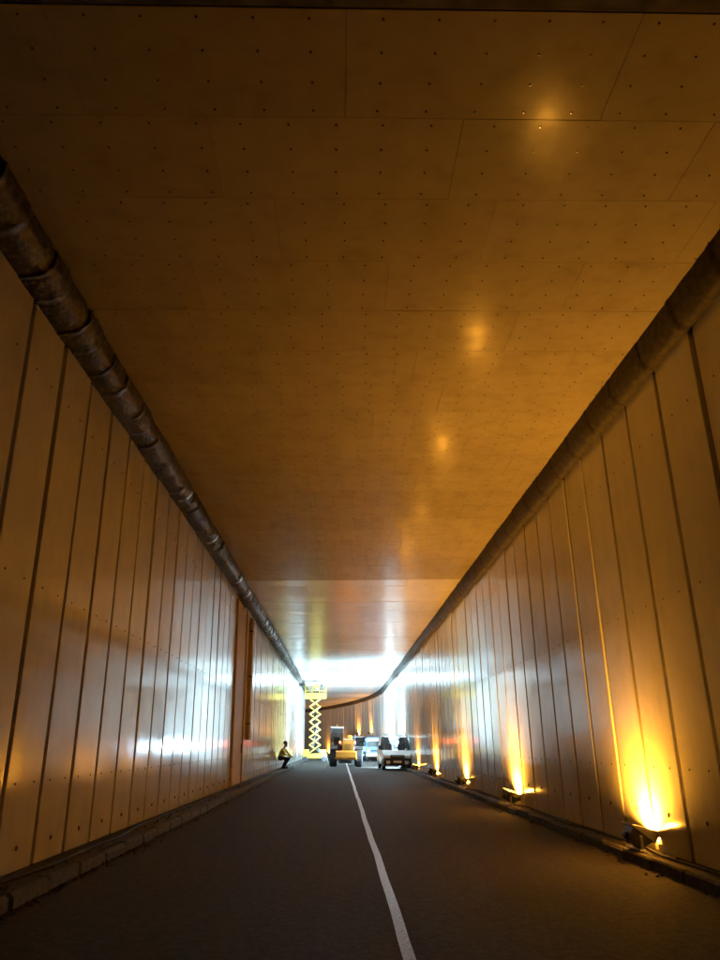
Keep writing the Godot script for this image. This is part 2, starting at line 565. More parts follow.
# ------------------------------------------------------------------ lamps
func floodlight(along: float, index: int) -> void:
	var f := frame(along)
	var high := along > 90.0 and along < 102.0 or along > 140.0   # ledge on the straight, brackets round the bend; low ones in the bend are added
	var mount := 2.55 if high else 0.03
	var xf := Transform3D(f.basis, f * Vector3(R - 0.26, mount, 0))
	var label := "lit amber floodlight on the ledge of the straight, tipped up at the panelled wall"
	var group := "amber floodlights in a row on the ledge"
	if along > 70.0:
		label = "lit amber floodlight on a bracket of the curved wall beyond the parked vehicles" if high else "added amber floodlight hidden low on the ledge of the curved wall beyond the telehandler"
		group = "amber floodlights on the curved wall" if high else "added amber floodlights on the ledge of the bend"
	var o := base("floodlight", label, "floodlight", xf, group)
	# stirrup bracket and tilted housing; the glass looks up and at the wall
	var tip := Basis(Vector3.BACK, -deg_to_rad(37.0 + 3.0 * sin(index * 2.3))) * Basis(Vector3.UP, 0.25 * sin(index * 1.7))
	var s := st()
	bx(s, Vector3(0, 0.012, 0), Vector3(0.10, 0.02, 0.44), Basis(), 0.004)
	for z in [-0.21, 0.21]:
		bx(s, Vector3(0, 0.11, z), Vector3(0.04, 0.2, 0.012), Basis(), 0.003)
	if high:
		for z in [-0.12, 0.12]:
			bx(s, Vector3(0.11, -0.005, z), Vector3(0.34, 0.03, 0.04), Basis(), 0.004)
	part("bracket", done(s), M.steel, o)
	s = st()
	var c := Vector3(0, 0.172, 0)
	# housing as a flared tray: back narrower than the front
	var fr := [Vector3(-0.17, 0.07, -0.19), Vector3(0.17, 0.07, -0.19), Vector3(0.17, 0.07, 0.19), Vector3(-0.17, 0.07, 0.19)]
	var bk := [Vector3(-0.10, -0.11, -0.12), Vector3(0.10, -0.11, -0.12), Vector3(0.10, -0.11, 0.12), Vector3(-0.10, -0.11, 0.12)]
	for k in 4:
		var j := (k + 1) % 4
		quad(s, c + tip * bk[k], c + tip * bk[j], c + tip * fr[j], c + tip * fr[k])
	quad(s, c + tip * bk[3], c + tip * bk[2], c + tip * bk[1], c + tip * bk[0])
	part("housing", done(s), M.dark_steel, o)
	s = st()
	for e in [[Vector3(0, 0.075, -0.195), Vector3(0.4, 0.03, 0.02)], [Vector3(0, 0.075, 0.195), Vector3(0.4, 0.03, 0.02)], [Vector3(-0.19, 0.075, 0), Vector3(0.02, 0.03, 0.37)], [Vector3(0.19, 0.075, 0), Vector3(0.02, 0.03, 0.37)]]:
		bx(s, c + tip * e[0], e[1], tip, 0.004)
	part("front_frame", done(s), M.dark_steel, o)
	for z in [-0.205, 0.205]:  # side plates added to narrow the beam along the tunnel
		var vs := st()
		for zz in [z - 0.003, z + 0.003]:
			var q := [Vector3(-0.2, 0.065, zz), Vector3(-0.2, 0.085, zz), Vector3(0.2, 0.25, zz), Vector3(0.2, 0.065, zz)]
			if zz < z:
				q.reverse()
			quad(vs, c + tip * q[0], c + tip * q[1], c + tip * q[2], c + tip * q[3])
		part("added_side_visor", done(vs), M.black, o)
	part("lamp_glass", box(Vector3(0.33, 0.006, 0.37)), M.sodium_glass, o, Transform3D(tip, c + tip * Vector3(0, 0.066, 0)))
	s = st()
	tube(s, c + tip * Vector3(-0.05, -0.13, 0.0), c + tip * Vector3(-0.2, -0.06, 0.12), 0.012, 0.012)
	bx(s, c + tip * Vector3(-0.12, -0.06, 0), Vector3(0.09, 0.08, 0.14), tip, 0.01)
	part("ballast_box", done(s), M.black, o)
	var a := AreaLight3D.new()
	a.area_size = Vector2(0.31, 0.35)
	a.light_color = SODIUM
	a.light_energy = SODIUM_POWER
	a.area_range = 60.0
	a.area_attenuation = 2.0
	a.shadow_enabled = true
	# area lights shine along their own -Z
	a.transform = Transform3D(tip * Basis(Vector3.RIGHT, PI / 2), c + tip * Vector3(0, 0.076, 0))
	o.add_child(a)

const SODIUM_POWER := 43.0
const LED_POWER := 165.0

func globe_light(along: float, across: float, label: String) -> void:
	var y := road_y(across)
	var f := frame(along)
	var o := base("work_light", label, "work light", Transform3D(f.basis, f * Vector3(across, y, 0)))
	for k in 3:
		var a := TAU * k / 3 + 0.4
		part("leg", tubes([[Vector3(0, 0.75, 0), Vector3(cos(a) * 0.5, 0.015, sin(a) * 0.5)]], 0.014), M.dark_steel, o)
	part("mast", tubes([[Vector3(0, 0.4, 0), Vector3(0, 1.42, 0)]], 0.018), M.steel, o)
	var prof := []
	for k in 13:
		var t := PI * k / 12
		prof.append(Vector2(sin(t) * 0.21, -cos(t) * 0.21))
	part("lamp_globe", lathe(prof, 20), M.led_globe, o, Transform3D(Basis(), Vector3(0, 1.63, 0)))
	var l := OmniLight3D.new()
	l.light_color = LED
	l.light_energy = LED_POWER
	l.omni_range = 120.0
	l.omni_attenuation = 2.0
	l.light_size = 0.2
	l.shadow_enabled = true
	l.position = Vector3(0, 1.63, 0)
	o.add_child(l)

func panel_light(along: float, across: float, label: String) -> void:
	# a flat LED panel on a tripod, its face turned down the tunnel and up
	var f := frame(along)
	var o := base("work_light", label, "work light", Transform3D(f.basis, f * Vector3(across, road_y(across), 0)))
	for k in 3:
		var a := TAU * k / 3 + 0.2
		part("leg", tubes([[Vector3(0, 0.75, 0), Vector3(cos(a) * 0.5, 0.015, sin(a) * 0.5)]], 0.014), M.dark_steel, o)
	part("mast", tubes([[Vector3(0, 0.4, 0), Vector3(0, 1.3, 0)]], 0.018), M.steel, o)
	var tip := Basis(Vector3.RIGHT, -deg_to_rad(PANEL_TIP))
	part("lamp_housing", box(Vector3(0.72, 0.06, 0.5), 0.015), M.black, o, Transform3D(tip, Vector3(0, 1.38, 0)))
	part("lamp_panel", box(Vector3(0.66, 0.008, 0.44)), M.led_panel, o, Transform3D(tip, Vector3(0, 1.38, 0) + tip * Vector3(0, 0.034, 0)))
	var l := AreaLight3D.new()
	l.area_size = Vector2(0.64, 0.42)
	l.light_color = LED
	l.light_energy = PANEL_POWER
	l.area_range = 120.0
	l.area_attenuation = 2.0
	l.shadow_enabled = true
	l.transform = Transform3D(tip * Basis(Vector3.RIGHT, PI / 2), Vector3(0, 1.38, 0) + tip * Vector3(0, 0.046, 0))
	o.add_child(l)

const PANEL_TIP := 44.0
const PANEL_POWER := 700.0

# ------------------------------------------------------------------ vehicles (front looks to +z, base on y = 0)
func wheel(parent: Node, called: String, at: Vector3, r: float, w: float, rim_mat: Material) -> void:
	var side := Transform3D(Basis(Vector3.BACK, PI / 2), Vector3.ZERO)
	var t := part(called, lathe([Vector2(r * 0.58, -w * 0.5), Vector2(r * 0.9, -w * 0.5), Vector2(r, -w * 0.34), Vector2(r, w * 0.34), Vector2(r * 0.9, w * 0.5), Vector2(r * 0.58, w * 0.5), Vector2(r * 0.58, -w * 0.5)], 22, side), M.rubber, parent, Transform3D(Basis(), at))
	part("rim", lathe([Vector2(0, -w * 0.36), Vector2(r * 0.2, -w * 0.4), Vector2(r * 0.5, -w * 0.3), Vector2(r * 0.585, -w * 0.46), Vector2(r * 0.585, w * 0.46), Vector2(r * 0.5, w * 0.3), Vector2(r * 0.2, w * 0.4), Vector2(0, w * 0.36)], 18, side), rim_mat, t)

func pane(a: Vector3, b: Vector3, c: Vector3, d: Vector3) -> ArrayMesh:
	var s := st()
	quad(s, a, b, c, d)
	return done(s)

func van(called: String, label: String, category: String, xf: Transform3D, length: float, height: float, width: float, lamps: bool) -> Node3D:
	var o := base(called, label, category, xf)
	var hw := width * 0.5
	var belt := height * 0.585
	var rear := -length * 0.5
	var nose := length * 0.5
	var half := func(y: float, z: float) -> float:
		var k := hw * (1.0 if y < belt else lerpf(1.0, 0.86, (y - belt) / (height - belt)))
		if z > nose - 0.35:
			k *= lerpf(1.0, 0.86, clampf((z - nose + 0.35) / 0.35, 0, 1))
		return k * (0.965 if y < 0.45 else 1.0)
	part("body", loft([Vector2(rear, 0.34), Vector2(nose - 0.08, 0.30), Vector2(nose, 0.48), Vector2(nose, 0.72), Vector2(nose - 0.06, 0.86), Vector2(nose - 0.42, belt - 0.16), Vector2(nose - 0.72, belt - 0.02), Vector2(rear - 0.02, belt), Vector2(rear - 0.04, 0.7)], half), M.white_paint, o)
	var top := height
	part("roof", loft([Vector2(nose - 1.42, top - 0.09), Vector2(nose - 1.55, top - 0.02), Vector2(nose - 2.0, top), Vector2(rear + 0.3, top), Vector2(rear + 0.06, top - 0.09)], half), M.white_paint, o)
	# pillars
	var s := st()
	var wt: float = half.call(top - 0.09, 0.0)
	var wb: float = half.call(belt, 0.0)
	for sg in [-1.0, 1.0]:
		tube(s, Vector3(sg * (wb - 0.05), belt - 0.04, nose - 0.74), Vector3(sg * (wt - 0.04), top - 0.07, nose - 1.46), 0.036, 0.036)
		for z in [nose - 1.62, 0.0, rear + 0.12]:
			tube(s, Vector3(sg * (wb - 0.045), belt - 0.04, z), Vector3(sg * (wt - 0.045), top - 0.06, z), 0.055, 0.055)
	part("pillars", done(s), M.black, o)
	part("windscreen", pane(Vector3(-wb + 0.07, belt - 0.02, nose - 0.76), Vector3(-wt + 0.07, top - 0.1, nose - 1.45), Vector3(wt - 0.07, top - 0.1, nose - 1.45), Vector3(wb - 0.07, belt - 0.02, nose - 0.76)), M.windscreen, o)
	part("rear_window", pane(Vector3(wb - 0.07, belt, rear + 0.06), Vector3(wt - 0.07, top - 0.1, rear + 0.1), Vector3(-wt + 0.07, top - 0.1, rear + 0.1), Vector3(-wb + 0.07, belt, rear + 0.06)), M.glass, o)
	for sg in [-1.0, 1.0]:
		for zz in [[nose - 1.58, 0.05], [-0.05, rear + 0.17]]:
			part("side_window", pane(Vector3(sg * (wb - 0.03), belt, zz[0]), Vector3(sg * (wt - 0.03), top - 0.1, zz[0]), Vector3(sg * (wt - 0.03), top - 0.1, zz[1]), Vector3(sg * (wb - 0.03), belt, zz[1])), M.glass, o)
		if lamps:  # closed sides and partition added to block bright light behind the cab
			part("added_cargo_side", pane(Vector3(sg * (wb - 0.02), belt - 0.02, -0.02), Vector3(sg * (wt - 0.02), top - 0.07, -0.02), Vector3(sg * (wt - 0.02), top - 0.07, rear + 0.1), Vector3(sg * (wb - 0.02), belt - 0.02, rear + 0.1)), M.white_paint, o)
			part("added_bulkhead_side", box(Vector3(hw * 0.52, top - belt, 0.04), 0.005), M.black, o, Transform3D(Basis(), Vector3(sg * hw * 0.62, (top + belt) * 0.5 - 0.05, -0.15)))
		part("seat", box(Vector3(0.46, 0.95, 0.5), 0.09), M.black, o, Transform3D(Basis(Vector3.RIGHT, 0.12), Vector3(sg * hw * 0.46, belt - 0.06, nose - 1.95)))
		part("headrest", box(Vector3(0.26, 0.2, 0.1), 0.04), M.black, o, Transform3D(Basis(), Vector3(sg * hw * 0.46, belt + 0.52, nose - 2.12)))
		var mi := part("wing_mirror", box(Vector3(0.17, 0.26, 0.10), 0.04), M.black, o, Transform3D(Basis(), Vector3(sg * (hw + 0.13), belt + 0.14, nose - 1.0)))
		part("mirror_arm", tubes([[Vector3(0, -0.08, 0), Vector3(-sg * 0.17, -0.12, 0.0)]], 0.025), M.black, mi)
		var hl := part("headlight", box(Vector3(0.34, 0.2, 0.12), 0.04), M.lens, o, Transform3D(Basis(Vector3.UP, sg * 0.3), Vector3(sg * hw * 0.70, 0.83, nose - 0.07)))
		part("indicator", box(Vector3(0.09, 0.18, 0.1), 0.02), M.amber_lens, hl, Transform3D(Basis(), Vector3(sg * 0.2, -0.01, -0.03)))
		part("fog_light", box(Vector3(0.26, 0.2, 0.05), 0.02), M.lens, o, Transform3D(Basis(), Vector3(sg * hw * 0.64, 0.47, nose + 0.035)))
	var g := part("grille", box(Vector3(width * 0.5, 0.2, 0.05), 0.015), M.black, o, Transform3D(Basis(Vector3.RIGHT, -0.25), Vector3(0, 0.83, nose - 0.01)))
	part("grille_bar", box(Vector3(width * 0.42, 0.02, 0.02), 0.006), M.steel, g, Transform3D(Basis(), Vector3(0, 0, 0.03)))
	part("bumper", loft([Vector2(nose - 0.25, 0.27), Vector2(nose + 0.02, 0.27), Vector2(nose + 0.05, 0.40), Vector2(nose + 0.03, 0.74), Vector2(nose - 0.25, 0.74)], func(_y, z): return hw * (0.99 if z < nose - 0.1 else 0.9)), M.black, o)
	part("number_plate", box(Vector3(0.50, 0.115, 0.012), 0.003), M.white_paint, o, Transform3D(Basis(), Vector3(0, 0.52, nose + 0.055)))
	part("wiper", tubes([[Vector3(-0.35, belt + 0.03, nose - 0.76), Vector3(0.25, belt + 0.12, nose - 0.85)]], 0.012), M.black, o)
	for sg in [-1.0, 1.0]:
		for z in [nose - 0.95, rear + 0.85]:
			wheel(o, "wheel", Vector3(sg * (hw - 0.13), 0.335, z), 0.335, 0.22, M.steel)
	if lamps:
		for sg in [-1.0, 1.0]:
			part("roof_rail", tubes([[Vector3(sg * 0.7, top + 0.04, nose - 1.8), Vector3(sg * 0.7, top + 0.04, rear + 0.3)]], 0.025), M.white_paint, o)
		for z in [nose - 1.9, nose - 3.0]:
			part("roof_bar", box(Vector3(1.45, 0.035, 0.06), 0.01), M.white_paint, o, Transform3D(Basis(), Vector3(0, top + 0.075, z)))
	return o

func truck(xf: Transform3D) -> void:
	var o := base("flatbed_truck", "light flatbed truck with pale blue cab parked by the right wall", "truck", xf)
	var hw := 0.98
	var half := func(y: float, _z: float) -> float: return hw * lerpf(1.0, 0.9, clampf((y - 1.3) / 1.2, 0, 1))
	part("cab", loft([Vector2(0.9, 0.55), Vector2(2.55, 0.5), Vector2(2.6, 0.9), Vector2(2.55, 1.32), Vector2(0.9, 1.32)], half), M.blue_paint, o)
	part("roof", loft([Vector2(0.9, 2.16), Vector2(2.3, 2.14), Vector2(2.2, 2.24), Vector2(0.95, 2.26)], half), M.blue_paint, o)
	var s := st()
	for sg in [-1.0, 1.0]:
		tube(s, Vector3(sg * 0.92, 1.3, 2.5), Vector3(sg * 0.85, 2.17, 2.26), 0.05, 0.05)
		tube(s, Vector3(sg * 0.92, 1.3, 0.96), Vector3(sg * 0.85, 2.17, 0.96), 0.06, 0.06)
	part("pillars", done(s), M.blue_paint, o)
	part("windscreen", pane(Vector3(-0.9, 1.31, 2.5), Vector3(-0.83, 2.15, 2.25), Vector3(0.83, 2.15, 2.25), Vector3(0.9, 1.31, 2.5)), M.glass, o)
	part("seat_bench", box(Vector3(1.6, 0.8, 0.3), 0.08), M.black, o, Transform3D(Basis(), Vector3(0, 1.45, 1.2)))
	part("bumper", box(Vector3(1.94, 0.28, 0.16), 0.04), M.white_paint, o, Transform3D(Basis(), Vector3(0, 0.58, 2.62)))
	part("grille", box(Vector3(1.1, 0.18, 0.04), 0.01), M.black, o, Transform3D(Basis(), Vector3(0, 0.98, 2.6)))
	for sg in [-1.0, 1.0]:
		part("headlight", box(Vector3(0.28, 0.2, 0.06), 0.03), M.lens, o, Transform3D(Basis(), Vector3(sg * 0.74, 0.96, 2.59)))
		part("wing_mirror", box(Vector3(0.16, 0.32, 0.08), 0.03), M.black, o, Transform3D(Basis(), Vector3(sg * 1.14, 1.62, 2.35)))
		for z in [1.8, -1.5]:
			wheel(o, "wheel", Vector3(sg * 0.82, 0.38, z), 0.38, 0.24, M.steel)
	part("chassis", box(Vector3(0.8, 0.2, 5.0), 0.02), M.dark_steel, o, Transform3D(Basis(), Vector3(0, 0.58, 0)))
	part("load_bed", box(Vector3(2.0, 0.12, 3.4), 0.02), M.dark_steel, o, Transform3D(Basis(), Vector3(0, 0.8, -0.95)))
	part("headboard", box(Vector3(1.9, 1.3, 0.07), 0.02), M.steel, o, Transform3D(Basis(), Vector3(0, 1.5, 0.72)))
	part("water_tank", lathe([Vector2(0, -1.2), Vector2(0.5, -1.2), Vector2(0.62, -1.05), Vector2(0.62, 1.05), Vector2(0.5, 1.2), Vector2(0, 1.2)], 20, Transform3D(Basis(Vector3.RIGHT, PI / 2), Vector3(0, 1.5, -0.95))), M.white_paint, o)

func telehandler(xf: Transform3D) -> void:
	# rear looks to +z (towards the camera), cab on the left, boom and forks lie ahead
	var o := base("telehandler", "orange telehandler with big black tyres and lit tail lights, seen from behind", "telehandler", xf)
	part("chassis", box(Vector3(1.0, 0.5, 4.3), 0.05), M.orange, o, Transform3D(Basis(), Vector3(0.05, 0.85, -0.1)))
	part("counterweight", loft([Vector2(1.6, 0.48), Vector2(2.2, 0.5), Vector2(2.34, 0.66), Vector2(2.32, 1.0), Vector2(2.2, 1.08), Vector2(1.6, 1.08)], func(_y, z): return 0.77 if z < 2.25 else 0.70), M.orange, o)
	var hood := part("engine_hood", loft([Vector2(0.2, 1.0), Vector2(2.16, 1.0), Vector2(2.2, 1.6), Vector2(2.08, 1.84), Vector2(1.8, 1.92), Vector2(0.2, 1.92)], func(y, _z): return 0.40 if y < 1.7 else 0.36), M.orange, o, Transform3D(Basis(), Vector3(0.12, 0, 0)))
	for k in 5:
		part("vent_slat", box(Vector3(0.5, 0.03, 0.03), 0.006), M.black, hood, Transform3D(Basis(), Vector3(0, 1.2 + 0.075 * k, 2.19)))
	for sg in [-1.0, 1.0]:
		for z in [1.42, -1.42]:
			wheel(o, "wheel", Vector3(sg * 0.93, 0.65, z), 0.65, 0.54, M.orange)
		part("mudguard", loft([Vector2(0.72, 1.05), Vector2(0.8, 1.3), Vector2(1.2, 1.42), Vector2(1.75, 1.42), Vector2(2.12, 1.22), Vector2(2.1, 1.17), Vector2(1.72, 1.36), Vector2(1.22, 1.36), Vector2(0.86, 1.27)], func(_y, _z): return 0.28), M.black, o, Transform3D(Basis(), Vector3(sg * 0.92, 0, 0)))
		var lamp_x := -0.46 if sg < 0 else 0.60
		var t := part("tail_light", box(Vector3(0.13, 0.15, 0.05), 0.015), M.tail, o, Transform3D(Basis(), Vector3(lamp_x, 1.66, 2.06)))
		part("lamp_bracket", box(Vector3(0.05, 0.3, 0.05), 0.01), M.black, t, Transform3D(Basis(), Vector3(0, -0.12, -0.06)))
		var l := OmniLight3D.new()
		l.light_color = Color(1.0, 0.22, 0.1)
		l.light_energy = 0.3
		l.omni_range = 40.0
		l.omni_attenuation = 2.0
		l.light_size = 0.04
		l.shadow_enabled = true
		l.position = Vector3(0, 0, 0)
		t.add_child(l)
	# cab: dark frame, glass, pale roof guard
	var s := st()
	for x in [-1.14, -0.30]:
		for z in [0.95, -0.55]:
			bx(s, Vector3(x, 1.95, z), Vector3(0.08, 1.45, 0.08), Basis(), 0.015)
	bx(s, Vector3(-0.72, 1.28, 0.2), Vector3(0.92, 0.4, 1.6), Basis(), 0.04)
	var cab := part("cab", done(s), M.black, o)
	part("roof", box(Vector3(1.0, 0.09, 1.75), 0.04), M.white_paint, cab, Transform3D(Basis(), Vector3(-0.72, 2.70, 0.2)))
	part("rear_window", box(Vector3(0.76, 0.95, 0.012)), M.glass, cab, Transform3D(Basis(), Vector3(-0.72, 2.14, 0.96)))
	part("front_window", box(Vector3(0.76, 1.05, 0.012)), M.glass, cab, Transform3D(Basis(), Vector3(-0.72, 2.1, -0.56)))
	part("seat", box(Vector3(0.46, 0.7, 0.16), 0.06), M.black, cab, Transform3D(Basis(), Vector3(-0.72, 1.7, 0.5)))
	for x in [-1.1, -0.34]:
		part("work_lamp", box(Vector3(0.14, 0.1, 0.08), 0.02), M.black, cab, Transform3D(Basis(), Vector3(x, 2.60, 1.04)))
	part("beacon", lathe([Vector2(0.06, 0), Vector2(0.06, 0.1), Vector2(0.03, 0.14), Vector2(0, 0.14)], 10), M.amber_lens, cab, Transform3D(Basis(), Vector3(-0.72, 2.745, 0.5)))
	# boom
	var a := Vector3(0.22, 1.98, 1.5)
	var b := Vector3(0.22, 0.75, -3.3)
	part("boom", box(Vector3(0.34, 0.40, (b - a).length()), 0.03), M.orange, o, Transform3D(Basis.looking_at(b - a, Vector3.UP), (a + b) * 0.5))
	part("fork_carriage", box(Vector3(1.3, 0.6, 0.1), 0.02), M.black, o, Transform3D(Basis(), Vector3(0.1, 0.42, -3.35)))
	for x in [-0.35, 0.55]:
		part("fork", box(Vector3(0.12, 0.05, 1.2), 0.01), M.black, o, Transform3D(Basis(), Vector3(x, 0.14, -3.95)))
	part("exhaust", tubes([[Vector3(0.55, 1.5, 1.2), Vector3(0.62, 2.2, 1.2)]], 0.05, 10), M.black, o)

func scissor_lift(xf: Transform3D) -> void:
	var o := base("scissor_lift", "yellow scissor lift raised to the ceiling beside the left wall", "scissor lift", xf)
	var deck := 5.40
	part("chassis", box(Vector3(2.15, 0.42, 1.15), 0.05), M.yellow, o, Transform3D(Basis(), Vector3(0, 0.52, 0)))
	part("ladder_box", box(Vector3(0.5, 0.34, 1.0), 0.03), M.yellow, o, Transform3D(Basis(), Vector3(-0.75, 0.9, 0)))
	part("battery_box", box(Vector3(0.6, 0.30, 1.05), 0.03), M.yellow, o, Transform3D(Basis(), Vector3(0.72, 0.88, 0)))
	part("control_box", box(Vector3(0.2, 0.34, 0.14), 0.02), M.black, o, Transform3D(Basis(), Vector3(0.36, 1.0, 0.6)))
	for sx in [-1.0, 1.0]:
		for sz in [-1.0, 1.0]:
			wheel(o, "wheel", Vector3(sx * 0.86, 0.25, 0), 0.25, 0.16, M.dark_steel) if false else part("wheel", lathe([Vector2(0, -0.09), Vector2(0.2, -0.09), Vector2(0.25, -0.05), Vector2(0.25, 0.05), Vector2(0.2, 0.09), Vector2(0, 0.09)], 18, Transform3D(Basis(Vector3.RIGHT, PI / 2), Vector3.ZERO)), M.rubber, o, Transform3D(Basis(), Vector3(sx * 0.82, 0.25, sz * 0.52)))
			part("outrigger", tubes([[Vector3(sx * 1.04, 0.55, sz * 0.55), Vector3(sx * 1.14, 0.03, sz * 0.62)]], 0.035), M.black, o)
	var stages := 7
	var y0 := 0.78
	var hh := (deck - 0.1 - y0) / stages
	for k in stages:
		var ya := y0 + hh * k
		for z in [-0.42, 0.42]:
			for sg in [-1.0, 1.0]:
				var p := Vector3(-0.46 * sg, ya, z + 0.04 * sg)
				var q := Vector3(0.46 * sg, ya + hh, z + 0.04 * sg)
				var d := q - p
				part("scissor_arm", box(Vector3(d.length() + 0.08, 0.105, 0.06), 0.012), M.yellow, o, Transform3D(Basis(Vector3.BACK, atan2(d.y, d.x)), (p + q) * 0.5))
		part("cross_pin", tubes([[Vector3(0, ya + hh * 0.5, -0.5), Vector3(0, ya + hh * 0.5, 0.5)]], 0.03), M.dark_steel, o)
	for x in [-0.12, 0.16]:
		part("hydraulic_hose", tubes([[Vector3(x, 0.9, 0.3), Vector3(x + 0.2, 2.1, 0.34), Vector3(x - 0.14, 3.3, 0.3), Vector3(x + 0.1, 4.4, 0.33), Vector3(x, 5.3, 0.3)]], 0.025), M.rubber, o)
	part("lift_cylinder", tubes([[Vector3(-0.3, 1.0, 0), Vector3(0.25, 3.2, 0)]], 0.06, 10), M.black, o)
	var pl := part("platform", box(Vector3(1.9, 0.16, 1.2), 0.03), M.yellow, o, Transform3D(Basis(), Vector3(0.05, deck, 0)))
	for z in [-0.59, 0.59]:
		part("toe_board", box(Vector3(1.9, 0.34, 0.02)), M.yellow, pl, Transform3D(Basis(), Vector3(0, 0.22, z)))
	var rails := st()
	for y in [0.6, 1.08]:
		for z in [-0.58, 0.58]:
			tube(rails, Vector3(-0.93, y, z), Vector3(0.93, y, z), 0.022, 0.022, 6)
		for x in [-0.93, 0.93]:
			tube(rails, Vector3(x, y, -0.58), Vector3(x, y, 0.58), 0.022, 0.022, 6)
	part("guard_rail", done(rails), M.yellow, pl)
	for x in [-0.93, -0.31, 0.31, 0.93]:
		for z in [-0.58, 0.58]:
			part("rail_post", tubes([[Vector3(x, 0.05, z), Vector3(x, 1.08, z)]], 0.022), M.yellow, pl)
	for k in 11:
		for z in [-0.57, 0.57]:
			part("cage_bar", tubes([[Vector3(-0.85 + 0.17 * k, 0.38, z), Vector3(-0.85 + 0.17 * k, 1.06, z)]], 0.009, 5), M.yellow, pl)
	part("tool_box", box(Vector3(0.5, 0.24, 0.26), 0.02), M.dark_steel, pl, Transform3D(Basis(), Vector3(-0.5, 0.2, 0.3)))
	part("rail_control_box", box(Vector3(0.22, 0.26, 0.16), 0.02), M.black, pl, Transform3D(Basis(), Vector3(0.55, 0.98, 0.68)))

# ------------------------------------------------------------------ people
func capsule(p: Vector3, a: Vector3, b: Vector3, ra: float, rb: float) -> float:
	var ab := b - a
	var t := clampf((p - a).dot(ab) / maxf(ab.length_squared(), 1e-8), 0, 1)
	return (p - a - ab * t).length() - lerpf(ra, rb, t)

# surface nets over bones [a, b, ra, rb, colour]
func nets(s: SurfaceTool, bones: Array, cell: float, blend: float, bands: Callable) -> void:
	var lo := Vector3.INF
	var hi := -Vector3.INF
	for b in bones:
		var r: float = maxf(b[2], b[3]) + cell * 2
		for e in [b[0], b[1]]:
			lo = lo.min(e - Vector3(r, r, r))
			hi = hi.max(e + Vector3(r, r, r))
	var n := Vector3i(((hi - lo) / cell).ceil()) + Vector3i.ONE
	var val := PackedFloat32Array()
	val.resize(n.x * n.y * n.z)
	val.fill(1.0)
	for b in bones:
		var r: float = maxf(b[2], b[3]) + cell * 2 + blend
		var p0 := Vector3i(((b[0].min(b[1]) - Vector3(r, r, r) - lo) / cell).floor()).max(Vector3i.ZERO)
		var p1 := Vector3i(((b[0].max(b[1]) + Vector3(r, r, r) - lo) / cell).ceil()).min(n - Vector3i.ONE)
		for z in range(p0.z, p1.z + 1):
			for y in range(p0.y, p1.y + 1):
				for x in range(p0.x, p1.x + 1):
					var d := capsule(lo + Vector3(x, y, z) * cell, b[0], b[1], b[2], b[3])
					var i := x + n.x * (y + n.y * z)
					var o := val[i]
					var h := clampf(0.5 + 0.5 * (o - d) / blend, 0, 1)
					val[i] = minf(lerpf(o, d, h) - blend * h * (1.0 - h), minf(o, d)) if o < 1.0 else d
	var ids := {}
	var pos := PackedVector3Array()
	for z in n.z - 1:
		for y in n.y - 1:
			for x in n.x - 1:
				var sum := Vector3.ZERO
				var k := 0
				var i0 := x + n.x * (y + n.y * z)
				var neg := 0
				var v := []
				for c in 8:
					var f := val[i0 + (c & 1) + n.x * (((c >> 1) & 1) + n.y * (c >> 2))]
					v.append(f)
					if f < 0:
						neg += 1
				if neg == 0 or neg == 8:
					continue
				for e in [[0, 1], [2, 3], [4, 5], [6, 7], [0, 2], [1, 3], [4, 6], [5, 7], [0, 4], [1, 5], [2, 6], [3, 7]]:
					var f0: float = v[e[0]]
					var f1: float = v[e[1]]
					if (f0 < 0) != (f1 < 0):
						var t := f0 / (f0 - f1)
						var a := Vector3(e[0] & 1, (e[0] >> 1) & 1, e[0] >> 2)
						var b := Vector3(e[1] & 1, (e[1] >> 1) & 1, e[1] >> 2)
						sum += a.lerp(b, t)
						k += 1
				ids[i0] = pos.size()
				pos.append(lo + (Vector3(x, y, z) + sum / k) * cell)
	var col := []
	for p in pos:
		var best := 1e9
		var c := Color.WHITE
		for b in bones:
			var d := capsule(p, b[0], b[1], b[2], b[3])
			if d < best:
				best = d
				c = b[4]
		col.append(bands.call(p, c))
	s.set_smooth_group(0)
	var step := [1, n.x, n.x * n.y]
	for z in range(1, n.z - 1):
		for y in range(1, n.y - 1):
			for x in range(1, n.x - 1):
				var i := x + n.x * (y + n.y * z)
				var f0 := val[i]
				for ax in 3:
					var f1 := val[i + step[ax]]
					if (f0 < 0) == (f1 < 0):
						continue
					var u: int = step[(ax + 1) % 3]
					var w: int = step[(ax + 2) % 3]
					var q := [i - u - w, i - w, i, i - u]
					if not (ids.has(q[0]) and ids.has(q[1]) and ids.has(q[2]) and ids.has(q[3])):
						continue
					if f0 < 0:
						q.reverse()
					for t in [[0, 1, 2], [0, 2, 3]]:
						for j in t:
							var id: int = ids[q[j]]
							s.set_color(col[id])
							s.add_vertex(pos[id])

